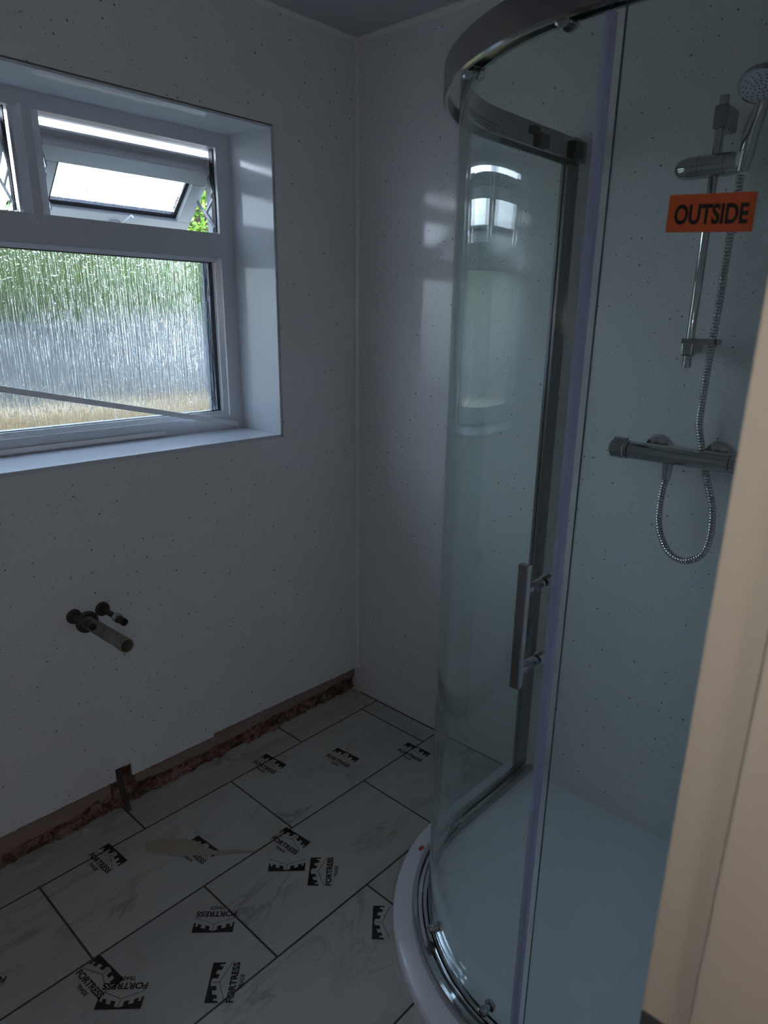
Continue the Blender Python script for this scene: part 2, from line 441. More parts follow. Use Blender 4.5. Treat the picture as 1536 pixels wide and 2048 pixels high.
link_mesh('latch_hole', boxes(((-.003, -.0022, .885), (.017, -.0014, .931))), M_DARK, sp_)
# hallway shell behind the doorway
bm = boxes(((3.3, NY-.1, 0), (3.4, .1, 2.3)), ((RX+.12, NY-.2, 0), (3.4, NY-.1, 2.3)), ((RX+.12, .1, 0), (3.4, .2, 2.3)), ((RX+.12, NY-.2, 2.3), (3.4, .2, 2.4)))
tag(link_mesh('wall_hallway', bm, M_HALL), kind='structure')
# trims
bm = bmesh.new(); prism(bm, [(.0005, -.0005, .108), (.012, -.0005, .108), (.011, -.006, .108), (.006, -.011, .108), (.0005, -.012, .108)], (0, 0, H-.008-.108))
tag(link_mesh('trim_1', bm, M_TRIM), kind='structure')
bm = boxes(((.002, -.016, .066), (.006, -.010, .108)), ((.008, -.006, .05), (.011, -.003, .108)))
tag(link_mesh('trim_2', bm, M_TRIM), kind='structure')
bm = bmesh.new(); prism(bm, [(0.0, 0, H-.012), (0.0, -.004, H-.012), (0, -.012, H-.004), (0, -.012, H)] + [(0, 0, H)], (RX, 0, 0))
tag(link_mesh('trim_3', bm, M_TRIM), kind='structure')
bm = bmesh.new(); prism(bm, [(0, NY, H-.012), (.004, NY, H-.012), (.012, NY, H-.004), (.012, NY, H), (0, NY, H)], (0, -NY, 0))
tag(link_mesh('trim_4', bm, M_TRIM), kind='structure')

bm = boxes(((.02, -.0012, .0003), (.70, 0, .0035))); tag(link_mesh('gap_shadow_strip', bm, M_GASKET), kind='structure')  # black strip standing in for the shadow line where back wall meets floor
# ------------------------------------------------------------------ window
win = tag(empty('window_1', (0, 0, 0)), kind='structure')
FX = -WD; FXO = FX-.06
B = .022   # splay at the back
bm = bmesh.new()
prism(bm, [(0, WY1, WZ0), (FX, WY1-B, WZ0), (FX, WY1+.006, WZ0), (0, WY1+.006, WZ0)], (0, 0, WZ1-WZ0+.006))
prism(bm, [(0, WY0, WZ0), (FX, WY0+B, WZ0), (FX, WY0-.006, WZ0), (0, WY0-.006, WZ0)], (0, 0, WZ1-WZ0+.006))
prism(bm, [(0, WY0, WZ1), (FX, WY0, WZ1), (FX, WY0, WZ1+.006), (0, WY0, WZ1+.006)], (0, WY1-WY0, 0))
link_mesh('reveal_lining', bm, M_UPVC2, win)
bm = bmesh.new()
prism(bm, [(.002, WY0, WZ0), (FX-.03, WY0, WZ0+.008), (FX-.03, WY0, WZ0-.010), (.002, WY0, WZ0-.011)], (0, WY1-WY0, 0))
link_mesh('window_sill', bm, M_UPVC2, win, bevel=.0012)
# outer frame
fy0, fy1 = WY0+B, WY1-B; fz0, fz1 = 1.055, WZ1
OP1 = -.405          # right edge of top opening
MUL = (-.955, -.885) # mullion
TRZ = (1.552, 1.627) # transom
OPT = 1.852          # top of vents' openings
LY1, LY0 = -.420, -1.40     # lower pane opening
LZ0, LZ1 = 1.104, 1.556
bm = bmesh.new()
def bar(lo, hi): box(bm, (FXO, lo[0], lo[1]), (FX, hi[0], hi[1]))
bar((fy0, OPT), (fy1, fz1)); bar((fy0, fz0), (fy1, LZ0-.008)); bar((fy0, TRZ[0]+.006), (fy1, TRZ[1]))
bar((OP1, LZ0-.008), (fy1, TRZ[0]+.006)); bar((OP1, TRZ[1]), (fy1, OPT)); bar((fy0, LZ0-.008), (LY0, TRZ[0]+.006)); bar((fy0, TRZ[1]), (LY0, OPT))
bmesh.ops.remove_doubles(bm, verts=bm.verts, dist=1e-5)
link_mesh('window_frame', bm, M_UPVC, win)
# stepped glazing bead around the lower pane (chamfered)
bm = bmesh.new()
def bead(y0, y1, z0, z1, wd, x0, x1):
    """picture-frame bead: chamfer from x1 (outer edge, room side) to x0 (inner edge)"""
    o = [(y0, z0), (y1, z0), (y1, z1), (y0, z1)]; i = [(y0+wd, z0+wd), (y1-wd, z0+wd), (y1-wd, z1-wd), (y0+wd, z1-wd)]
    Vo = [bm.verts.new((x1, *p)) for p in o]; Vi = [bm.verts.new((x0, *p)) for p in i]; Vb = [bm.verts.new((x0-.012, *p)) for p in i]; Vc = [bm.verts.new((x0-.012, *p)) for p in o]
    for k in range(4):
        j = (k+1) % 4
        bm.faces.new((Vo[k], Vo[j], Vi[j], Vi[k])); bm.faces.new((Vi[k], Vi[j], Vb[j], Vb[k])); bm.faces.new((Vo[k], Vc[k], Vc[j], Vo[j])); bm.faces.new((Vb[k], Vb[j], Vc[j], Vc[k]))
bead(LY0-.012, LY1+.020, LZ0-.012, LZ1+.010, .018, FX-.016, FX-.004)
bead(LY0-.004, LY1+.008, LZ0-.004, LZ1+.003, .010, FX-.026, FX-.014)
link_mesh('glazing_bead', bm, M_UPVC, win)
# mullion with chamfers
bm = bmesh.new(); y0, y1 = MUL
prism(bm, [(FXO, y0+.012, TRZ[1]-.004), (FX-.022, y0, TRZ[1]-.004), (FX-.010, y0+.004, TRZ[1]-.004), (FX+.004, y0+.022, TRZ[1]-.004), (FX+.004, y1-.026, TRZ[1]-.004), (FX-.010, y1-.004, TRZ[1]-.004), (FX-.022, y1, TRZ[1]-.004), (FXO, y1-.012, TRZ[1]-.004)], (0, 0, OPT-TRZ[1]+.010))
for s_ in (1,):   # pointed foot of the mullion on the transom
    a = [(FX+.004, y0+.022, TRZ[1]-.003), (FX+.004, y1-.026, TRZ[1]-.003)]
    apex = (FX+.001, (y0+y1)/2, TRZ[1]-.030)
    l_ = (FX-.0005, y0+.006, TRZ[1]-.003); r_ = (FX-.0005, y1-.006, TRZ[1]-.003)
    vv = [bm.verts.new(p) for p in (l_, a[0], a[1], r_, apex)]
    bm.faces.new((vv[0], vv[1], vv[4])); bm.faces.new((vv[1], vv[2], vv[4])); bm.faces.new((vv[2], vv[3], vv[4]))
link_mesh('mullion', bm, M_UPVC, win)
# fixed lower pane
bm = boxes(((FX-.045, LY0, LZ0-.004), (FX-.040, LY1+.004, LZ1+.003)))
link_mesh('pane', bm, M_RAIN, win)
bm = bmesh.new()
def ring(bm, x0, x1, y0, y1, z0, z1, w_):
    box(bm, (x0, y0, z0), (x1, y0+w_, z1)); box(bm, (x0, y1-w_, z0), (x1, y1, z1))
    box(bm, (x0, y0+w_, z0), (x1, y1-w_, z0+w_)); box(bm, (x0, y0+w_, z1-w_), (x1, y1-w_, z1))
ring(bm, FX-.040, FX-.026, LY0+.004, LY1, LZ0+.004, LZ1-.006, .004)
link_mesh('gasket', bm, M_GASKET, win)
bm = bmesh.new(); ring(bm, FX-.058, FX-.046, LY0, LY1, LZ0-.002, LZ1+.001, .009)
box(bm, (FX-.058, LY1-.022, LZ0), (FX-.046, LY1-.009, LZ1))
link_mesh('spacer_bar', bm, M_SPACER, win)
bm = boxes(((FX-.062, LY0, LZ0-.004), (FX-.059, LY1+.004, LZ1+.003)))
link_mesh('outer_pane', bm, thin_glass('clear_window_glass', (.97, .99, .98)), win)

# vents (top-hung sashes pushed open)
def make_vent(y0, y1):
    """local axes: a runs down the sash, n points outward (sky side)"""
    P0 = Vector((-.195, 0, 1.790)); d = Vector((-.73, 0, -.69)).normalized(); n = Vector((-.69, 0, .73)).normalized()
    mtx = Matrix(((d.x, 0, n.x, P0.x), (0, 1, 0, 0), (d.z, 0, n.z, P0.z), (0, 0, 0, 1)))   # (a, y, n)
    L = .238
    s = link_mesh('sash', bmesh_from(lambda b: sash_frame(b, y0, y1, L)), M_UPVC, win, bevel=.0025); s.matrix_local = mtx
    b = bmesh.new(); box(b, (.046, y0+.052, .016), (L-.062, y1-.052, .020))
    p = link_mesh('pane', b, M_RAIN2, s)
    b = bmesh.new()
    for lo, hi in (((.040, y0+.046), (.048, y1-.046)), ((L-.071, y0+.046), (L-.052, y1-.046)), ((.046, y0+.046), (L-.056, y0+.056)), ((.046, y1-.057), (L-.056, y1-.046))):
        box(b, (lo[0], lo[1], .014), (hi[0], hi[1], .030))
    link_mesh('gasket', b, M_GASKET, s)
    # handle: boss and blade on the bottom rail
    b = bmesh.new(); yc = (y0+y1)/2+.012
    box(b, (L-.040, yc-.030, -.008), (L-.022, yc+.004, 0))
    h = link_mesh('handle', b, M_UPVC, s, bevel=.002)
    b = bmesh.new(); tube(b, [(L-.030, yc-.016, -.006), (L-.032, yc-.010, -.020), (L-.050, yc+.002, -.026), (L-.082, yc+.016, -.028)], [.005, .006, .0065, .0055], 10)
    link_mesh('handle_blade', b, M_UPVC, h, True)
    # friction stays
    for side, ye in ((1, y1-.009), (-1, y0-.002)):
        b = bmesh.new(); yt = ye + side*.004
        box(b, (FX-.030, ye+.0005, TRZ[1]+.004), (FX-.012, ye+.0035, OPT-.002)) if side > 0 else box(b, (FX-.050, ye-.004, TRZ[1]+.004), (FX-.034, ye-.001, OPT-.002))
        st = link_mesh('friction_stay', b, M_GASKET, win)
        def arm(p, q, w_):
            p, q = Vector(p), Vector(q); u = (q-p).normalized(); v_ = Vector((-u.z, 0, u.x)); bb = bmesh.new()
            pts = [p+v_*w_, p-v_*w_, q-v_*w_, q+v_*w_]
            prism(bb, [(k.x, k.y-.0015, k.z) for k in pts], (0, .003, 0))
            link_mesh('stay_arm', bb, M_STEEL, st, bevel=.0008)
        ya = ye + side*.0005
        arm((FX-.020, ya, 1.645), tuple(P0 + d*.10 + n*.012 + Vector((0, ya, 0))), .005)
        arm((FX-.022, ya, 1.735), tuple(P0 + d*.008 + n*.015 + Vector((0, ya, 0))), .006)
        mid = (Vector((FX-.020, 0, 1.645)) + (P0 + d*.10 + n*.012))/2
        arm((FX-.024, ya+side*.001, 1.722), (mid.x, ya+side*.001, mid.z), .004)
def bmesh_from(fn):
    b = bmesh.new(); fn(b); return b
def sash_frame(b, y0, y1, L):
    W1 = .046
    # body (room side n=0 .. outside n=.036)
    def rng(a0, a1, ya, yb, n0, n1): box(b, (a0, ya, n0), (a1, yb, n1))
    rng(0, W1, y0, y1, 0, .034); rng(L-W1-.012, L, y0, y1, 0, .034); rng(W1, L-W1-.012, y0, y0+W1, 0, .034); rng(W1, L-W1-.012, y1-W1, y1, 0, .034)
    # outer flange, wider than the body
    e = .016
    for a0, a1, ya, yb in ((-e, W1, y0-.008, y1+.008), (L-W1, L+e, y0-.008, y1+.008), (W1, L-W1, y0-.008, y0+W1), (W1, L-W1, y1-W1, y1+.008)):
        rng(a0, a1, ya, yb, .034, .046)
make_vent(-.878, -.400)
make_vent(-1.432, -.960)

# ------------------------------------------------------------------ strips at the window
def bar_between(name, p, q, w_, h_, m, nrm=(1, 0, 0)):
    p, q = Vector(p), Vector(q); u = (q-p).normalized(); n = Vector(nrm); n = (n-u*n.dot(u)).normalized(); v_ = u.cross(n)
    b = bmesh.new(); pts = [p+v_*w_/2, p-v_*w_/2, p-v_*w_/2+n*h_, p+v_*w_/2+n*h_]
    prism(b, [tuple(k) for k in pts], tuple(q-p)); return link_mesh(name, b, m, bevel=.0008)
tag(bar_between('plastic_trim_strip', (-.158, -.384, 1.068), (-.085, -1.42, 1.300), .015, .004, M_TRIM),
    'long thin white strip leaning diagonally across the frosted lower window pane', 'trim strip')
tag(bar_between('plastic_trim_strip', (FX+.004, -.64, 1.066), (FX+.004, -1.43, 1.066), .012, .006, M_TRIM),
    'short white strip lying flat on the window sill against the frame', 'trim strip')

# ------------------------------------------------------------------ pipes out of the window wall
def supply(y, z, L, label, tilt):
    e = empty('supply_pipe', (0, y, z)); tag(e, label, 'pipe', 'capped basin supply pipes')
    b = bmesh.new(); lathe(b, [(0, .020), (.003, .0195), (.005, .015), (.0055, .008)], (0, 0, 0), (1, 0, 0))
    link_mesh('escutcheon', b, M_DARKMET, e, True)
    b = bmesh.new(); lathe(b, [(0, .0075), (L*.62, .0075), (L*.66, .0078)], (0, 0, 0), (1, tilt, 0))
    link_mesh('pipe', b, M_DARKMET, e, True)
    b = bmesh.new(); lathe(b, [(L*.60, .0085), (L*.62, .0125), (L*.76, .0125), (L*.79, .0105)], (0, 0, 0), (1, tilt, 0), 6)
    link_mesh('nut', b, M_CHROME2 if L > .11 else M_DARKMET, e)
    b = bmesh.new(); lathe(b, [(L*.76, .0098), (L, .0098), (L, .0072), (L*.9, .0070)], (0, 0, 0), (1, tilt, 0))
    link_mesh('pipe_end', b, M_DARKMET, e, True)
supply(-.958, .650, .122, 'upper right dark stub pipe with round collar above the waste pipe', 0)
supply(-1.034, .652, .098, 'left dark corroded stub pipe with round collar touching the waste pipe', .05)
e = empty('waste_pipe', (0, -1.003, .627)); tag(e, 'thick off-white plastic waste pipe stub sticking out of the window wall', 'pipe')
M_WASTE = mat('dirty_white_pvc', (.42, .40, .35), .5); t = NT(M_WASTE); nn = t.noise(t.coords(), 30, 4, .7)
t.link(t.mix(t.ramp(nn.outputs[0], [(.45, BW(0)), (.75, BW(.7))]), (.27, .25, .215), (.11, .08, .055)), t.b.inputs['Base Color'])
b = bmesh.new(); lathe(b, [(0, .017), (.18, .017), (.181, .018), (.205, .018), (.205, .0150), (.12, .0150), (.12, .0005)], (0, 0, 0), (1, .03, 0), 28); link_mesh('pipe', b, M_WASTE, e, True)
b = bmesh.new(); lathe(b, [(0, .030), (.003, .030), (.006, .024), (.0065, .017)], (0, 0, 0), (1, 0, 0), 28); link_mesh('escutcheon', b, M_DARKMET, e, True)
b = bmesh.new(); lathe(b, [(.125, .0148), (.128, .0148)], (0, 0, 0), (1, .03, 0), 28); link_mesh('debris_plug', b, mat('grime', (.09, .05, .03), .9), e)
b = bmesh.new(); tube(b, [(-.004, -.968, .150), (-.006, -.966, .10), (-.004, -.960, .05), (.004, -.957, .004)], .008, 12)
tag(link_mesh('floor_pipe', b, mat('painted_pipe', (.10, .08, .08), .4, .4), None, True), 'short dark pipe in the notch cut at the foot of the window wall', 'pipe')
b = boxes(((.000, -1.098, .0005), (.010, -1.075, .020)))
tag(link_mesh('plastic_clip', b, mat('old_white_plastic', (.5, .48, .44), .5), None, bevel=.003), 'small off-white clip lying where the bare plaster meets the floor', 'clip')

# ------------------------------------------------------------------ protective film with printed logos
film = bmesh.new()
CX, CY = 1.225, -.365
pts = [(.03, -.03)]
pts += [(.69, -.03)]
for k in range(0, 23):
    an = math.radians(180 + k*90/22); pts.append((CX+.525*math.cos(an), CY+.525*math.sin(an)))
pts += [(RX-.03, CY-.527), (RX-.03, NY+.03), (.03, NY+.03)]
film.faces.new([film.verts.new((x, y, .0009)) for x, y in pts])
fo = tag(link_mesh('protective_film', film, M_FILM), 'thin clear protective film laid over the marble floor tiles', 'floor film')
def logo(x, y, ang, w_=.0970, text=True, castle=True, clip=None):
    ca, sa = math.cos(math.radians(ang)), math.sin(math.radians(ang))
    b = bmesh.new()
    f = lambda u, v_: Vector((x + (u*ca - v_*sa)*w_, y + (u*sa + v_*ca)*w_, .0014))
    if text:
        add_text(b, 'FORTRESS' if clip is None else clip, 0 if clip is None else .55, 1, 0, .165, f, offset=.03)
        add_text(b, 'TRADE', .315, .69, -.15, -.055, f, offset=.02)
    if castle:
        for s in (-1, 1):
            def q(*P): b.faces.new([b.verts.new(f(.5+s*px, py)) for px, py in P])
            T = .632
            # black sky behind the battlements, as strips: (x0,x1,bottom0,bottom1)
            for x0, x1, b0, b1 in ((0, .095, .595, .565), (.095, .20, .45, .425), (.20, .305, .525, .495), (.305, .395, .40, .375), (.395, .455, .46, .445), (.455, .50, .345, .335)):
                q((x0, b0), (x1, b1), (x1, T), (x0, T))
            # white side face slivers next to each merlon
            for x0, y0_ in ((.115, .43), (.325, .385)):
                pass
            # thin ground line
            q((0, .400), (.50, .196), (.50, .184), (0, .386))
        b.faces.new([b.verts.new(f(*p)) for p in ((.494, .40), (.506, .40), (.506, .60), (.494, .60))])
    # keep all of the print outside the shower tray and clear of the wall strip
    dead = [fc for fc in b.faces if any((math.hypot(v_.co.x-CX, v_.co.y-CY) < .526 and v_.co.x < 1.3) or v_.co.x < .012 for v_ in fc.verts)]
    bmesh.ops.delete(b, geom=dead, context='FACES')
    me = bpy.data.meshes.new('printed_logo'); b.to_mesh(me); b.free(); me.materials.append(M_BLACK)
    o = bpy.data.objects.new('printed_logo', me); col.objects.link(o); o.parent = fo; return o
for a_ in ((.079, -.564, 6), (.226, -.374, 5), (.377, -.185, 4), (.398, -.739, 5), (.644, -.735, 133.5), (.534, -.949, -135), (.877, -.737, 132),
           (.726, -1.096, 134.5), (.552, -1.195, -135), (.415, -1.298, 4.7), (.091, -1.120, 3), (.312, -1.402, -135), (.95, -1.12, -135), (1.12, -.98, 5), (.70, -1.50, 134), (1.1, -1.5, 134)):
    logo(*a_)
logo(.255-.01, -.932, 4.8, .0965)
logo(.513, -.706, -135, text=False)
# brown smear of glue over the torn film
b = bmesh.new(); up, dn_ = [], []
def fl(u, v_): # pixel of the smear measured on the floor plane
    d = Fv + Rv*((u-771.2)/FPX) - Uv*((v_-1081.33)/FPX); s = -CAM.z/d.z; p = CAM + d*s; return Vector((p.x, p.y, .0019))
top_ = [(288, 1686), (318, 1680), (345, 1678), (372, 1680), (398, 1685), (415, 1696), (430, 1702), (455, 1701), (480, 1700), (512, 1703)]
bot_ = [(292, 1704), (320, 1706), (345, 1711), (372, 1713), (398, 1712), (415, 1711), (430, 1711), (455, 1708), (480, 1706), (512, 1705)]
A_ = [b.verts.new(fl(*p)) for p in top_]; B_ = [b.verts.new(fl(*p)) for p in bot_]
for k in range(len(A_)-1): b.faces.new((A_[k], A_[k+1], B_[k+1], B_[k]))
M_SMEAR = mat('brown_glue', (.42, .36, .29), .5)
me = link_mesh('glue_smear', b, M_SMEAR, fo); tag(me, 'brown dried glue smear')
b = bmesh.new()
for q in (((277, 1762), (272, 1772), (262, 1800), (240, 1838), (236, 1841), (258, 1798)),):
    b.faces.new([b.verts.new(fl(*p)) for p in q])
tag(link_mesh('glue_smear', b, M_SMEAR, fo), 'thin brown scratch of glue')

# ------------------------------------------------------------------ shower tray
def quad_path(off, n=40, x_end=RX, y_start=0, bulge=0):
    """plan path of the quadrant: from back wall down, round the arc, along to the right wall. off = outward offset from R=.44"""
    cx, cy, R = 1.215, -.36, .44
    P = []
    for k in range(9): P.append(((cx-R, y_start+(cy-y_start)*k/8), (-1, 0)))
    for k in range(1, n):
        an = math.pi + math.pi/2*k/n; P.append(((cx+R*math.cos(an), cy+R*math.sin(an)), (math.cos(an), math.sin(an))))
    for k in range(6): P.append(((cx+(x_end-cx)*k/5, cy-R), (0, -1)))
    return [((x+nx*(off+bulge*abs(min(nx, 0))**4), y+ny*(off+bulge*abs(min(nx, 0))**4)), (nx, ny)) for (x, y), (nx, ny) in P]
tray = bmesh.new()
path = quad_path(.0)
outer = [(x+nx*.080, y+ny*.080) for (x, y), (nx, ny) in path]
# rim profile: side, rounded top, flat, gentle fall into the tray
prof = [(-.35, 0), (-.078, .0), (.066, .0), (.066, .006), (.076, .0065), (.076, .026), (.074, .031), (.069, .034), (-.030, .034), (-.045, .031), (-.060, .026)]
rings = []
for (x, y), (nx, ny) in path: rings.append([tray.verts.new((x+nx*o, y+ny*o, z)) for o, z in prof[2:]])
for i in range(len(rings)-1):
    for k in range(len(rings[0])-1): tray.faces.new((rings[i][k], rings[i][k+1], rings[i+1][k+1], rings[i+1][k]))
inner = [r[-1] for r in rings]
tray.faces.new(inner + [tray.verts.new((RX, 0, .024))])
to = link_mesh('shower_tray', tray, M_TRAY, None, True)
tag(to, 'low white quadrant shower tray in the corner under the curved glass', 'shower tray')
b = bmesh.new(); lathe(b, [(0, .045), (.002, .045), (.004, .035), (.004, 0)], (1.50, -.10, .0245), (0, 0, 1), 28)
link_mesh('waste_cover', b, M_CHROME, to, True)

# ------------------------------------------------------------------ enclosure
enc = empty('shower_enclosure', (1.215, -.36, 0)); tag(enc, 'curved quadrant shower enclosure of clear glass with chrome rails', 'shower enclosure')
def put(name, b, m, parent=enc, **k):
    o = link_mesh(name, b, m, None, **k); o.parent = parent
    o.matrix_parent_inverse = Matrix.Translation(-Vector(enc.location)) if parent is enc else Matrix.Identity(4)
    return o
ZB, ZT = .034, 1.802
b = bmesh.new(); sweep(b, quad_path(0, 64, bulge=.020), [(-.026, 1.756), (-.026, ZT), (.008, ZT), (.011, ZT-.003), (.011, 1.755), (.008, 1.752), (.003, 1.752), (.003, 1.764), (-.020, 1.764), (-.020, 1.756)]); put('top_rail', b, M_CHROME2, smooth=True)
b = bmesh.new(); sweep(b, quad_path(0, 64), [(-.014, ZB), (-.014, .050), (-.008, .053), (.002, .052), (.006, .046), (.014, .046), (.018, .056), (.026, .057), (.030, .050), (.030, ZB)]); put('bottom_rail', b, M_CHROME, smooth=True)
b = boxes(((.735, -.028, ZB), (.765, -.0005, ZT+.010)), ((.745, -.052, ZB), (.753, -.028, ZT-.01)), ((.757, -.052, ZB), (.765, -.028, ZT-.01)))
put('wall_profile', b, M_CHROME2, bevel=.001)
b = boxes(((RX-.028, -.840, ZB), (RX-.0005, -.808, ZT+.010)), )
put('wall_profile', b, M_CHROME2, bevel=.001)
b = boxes(((.782, -.075, 1.757), (.793, -.035, 1.795))); put('rail_bracket', b, M_DARK, bevel=.002)
b = boxes(((.782, -.225, 1.757), (.791, -.185, 1.785)), ((.782, -.250, 1.780), (.789, -.224, 1.795))); put('rail_bracket', b, M_DARK, bevel=.002)
b = boxes(((.764, -.530, .057), (.772, -.516, .062))); tg = put('loose_tag', b, mat('red_tag', (.45, .04, .03), .5)); tag(tg, 'tiny red tag on the bottom rail')
def glass(name, path, z0, z1, parent=enc, th=.006):
    b = bmesh.new(); prof = [(-th/2, z0), (-th/2, z1), (th/2, z1), (th/2, z0)]
    rings = [[b.verts.new((x+nx*o, y+ny*o, z)) for o, z in prof] for (x, y), (nx, ny) in path]
    for i in range(len(rings)-1):
        for k in range(4):
            f = b.faces.new((rings[i][k], rings[i][(k+1) % 4], rings[i+1][(k+1) % 4], rings[i+1][k])); f.material_index = 1 if k in (1, 3) else 0
    for r_, mi_ in ((rings[0], 1 if name == 'fixed_panel' and z0 < .05 and path[0][0][0] > 1 else 0), (rings[-1], 1 if path[0][0][1] < -.3 else 0)): b.faces.new(r_).material_index = mi_
    return put(name, b, [M_GLASS, M_GREENEDGE], parent, smooth=True)
full = quad_path(.012, 64, RX-.015, -.03)
left_panel = [p for p in full if p[0][1] > -.395 and p[0][0] < .80]
gl1 = glass('fixed_panel', left_panel, .046, 1.775)
gl2 = glass('fixed_panel', [((1.253+(RX-.016-1.253)*k/6, -.806), (0, -1)) for k in range(7)], .046, 1.775)
cx, cy = 1.215, -.36
RD = .428
door_path = []
for k in range(0, 73):
    an = math.pi + math.radians(2) + math.radians(89.2)*k/72; door_path.append(((cx+RD*math.cos(an), cy+RD*math.sin(an)), (math.cos(an), math.sin(an))))
door = glass('sliding_door', door_path, .062, 1.768)
# seals on the door's two edges
b = bmesh.new(); (x, y), (nx, ny) = door_path[-1]; tx, ty = -ny, nx
tx, ty = (ty*0 - ny, nx) if True else (0, 0)
def strip(b, px, py, nx, ny, t0, t1, o0, o1, z0, z1):
    tx, ty = -ny, nx
    pts = [(px+tx*a+nx*o, py+ty*a+ny*o, z0) for a, o in ((t0, o0), (t1, o0), (t1, o1), (t0, o1))]
    prism(b, pts, (0, 0, z1-z0))
strip(b, x, y, nx, ny, -.006, .006, -.007, -.0035, .06, 1.75); strip(b, x, y, nx, ny, .001, .006, -.0035, .006, .06, 1.75); strip(b, x, y, nx, ny, -.006, .001, .0035, .0055, .06, 1.75)
put('seal_strip', b, M_SEAL, door)
# rollers
def roller(ang, z, top):
    a_ = math.radians(ang); n = Vector((math.cos(a_), math.sin(a_), 0)); p = Vector((cx, cy, z)) + n*(RD-.004)
    b = bmesh.new(); lathe(b, [(-.012, 0), (-.012, .009), (-.009, .0115), (-.003, .012), (-.003, .010)], p, n, 24)
    r_ = put('roller', b, M_CHROME, door, smooth=True)
    b = bmesh.new(); lathe(b, [(.007, .008), (.010, .0100), (.018, .0100), (.021, .007), (.021, 0)], p, n, 24)
    lathe(b, [(-.002, .006), (.010, .006)], p, n, 12)
    tt = Vector((-n.y, n.x, 0)); q = p + n*.012 + Vector((0, 0, .012 if not top else -.0))
    o = put('roller', b, M_CHROME, door, smooth=True)
for ang, z, tp in ((-126.5, 1.757, True), (-97, 1.757, True), (-126, .078, False), (-97.5, .078, False)): roller(ang, z, tp)
# handle
ha = math.radians(-92.0); n = Vector((math.cos(ha), math.sin(ha), 0)); tt = Vector((-n.y, n.x, 0))
hp = Vector((cx, cy, 0)) + n*RD
b = bmesh.new(); bc = hp + n*.052
pts = [bc + tt*.0085 + n*.006, bc - tt*.0085 + n*.006, bc - tt*.0085 - n*.006, bc + tt*.0085 - n*.006]
prism(b, [(p.x, p.y, .848) for p in pts], (0, 0, .206))
put('door_handle', b, M_CHROME, door, bevel=.0015)
for z in (1.010, .876):
    b = bmesh.new(); p = hp + Vector((0, 0, z))
    lathe(b, [(.003, .0085), (.026, .0085), (.0262, .0092), (.028, .0092), (.0282, .0085), (.047, .0085)], p, n, 20)
    lathe(b, [(-.018, .0), (-.018, .0125), (-.014, .0125), (-.003, .0080)], p, n, 20)
    put('handle_post', b, M_CHROME, door, smooth=True)
# sticker on the flat panel
b = bmesh.new(); S0 = Vector((1.3325, -.8092, 1.499)); S1x = .096; S1z = .040
tilt = -.055
fst = lambda u, v_: Vector((S0.x+u*S1x, -.8093, S0.z+v_*S1z+u*S1x*tilt))
box(b, (0, 0, 0), (1, 1, 1), 0)
for v_ in b.verts: p = fst(v_.co.x, v_.co.z); v_.co = Vector((p.x, -.8090-.0004*(1-v_.co.y), p.z))
fs2 = lambda u, v_: Vector((S0.x+u*S1x, -.8096, S0.z+v_*S1z+u*S1x*tilt))
add_text(b, 'OUTSIDE', .085, .935, .20, .74, fs2, mi=1, offset=.035)
st = put('warning_sticker', b, [M_ORANGE, M_BLACK], gl2); tag(st, 'orange OUTSIDE sticker')

# ------------------------------------------------------------------ shower fittings on the back wall
valve = empty('shower_mixer_valve', (1.10, 0, 1.10)); tag(valve, 'horizontal chrome bar mixer valve fixed to the back wall', 'shower valve')
def vput(name, b, m, par, **k):
    for v_ in b.verts: v_.co -= Vector(par.location)
    return link_mesh(name, b, m, par, **k)
VY, VZ = -.062, 1.100
b = bmesh.new(); lathe(b, [(1.005, .0215), (1.235, .0215)], (0, VY, VZ), (1, 0, 0), 36); vput('valve_body', b, M_CHROME, valve, smooth=True)
for x0, x1, nm in ((.958, 1.002, 'control_knob'), (1.238, 1.282, 'control_knob')):
    b = bmesh.new(); s = 1 if x0 < 1.1 else -1
    a, c_ = (x0, x1) if s > 0 else (x1, x0)
    lathe(b, [(a, 0), (a, .020), (a+s*.004, .0235), (c_-s*.010, .0238), (c_-s*.008, .022), (c_, .022)], (0, VY, VZ), (1, 0, 0), 36)
    box(b, (min(a, c_)+.006, VY-.008, VZ+.020), (max(a, c_)-.006, VY+.004, VZ+.028))
    vput(nm, b, M_CHROME, valve, smooth=True)
for x in (1.048, 1.188):
    b = bmesh.new(); lathe(b, [(0, .033), (.004, .033), (.012, .028), (.014, .016), (.062, .014)], (x, -.0005, 1.104), (0, -1, 0), 32)
    vput('wall_rose', b, M_CHROME, valve, smooth=True)
b = bmesh.new(); lathe(b, [(-.018, .013), (-.03, .012), (-.058, .0095)], (1.100, VY, VZ), (0, 0, 1), 24); vput('hose_outlet', b, M_CHROME, valve, smooth=True)

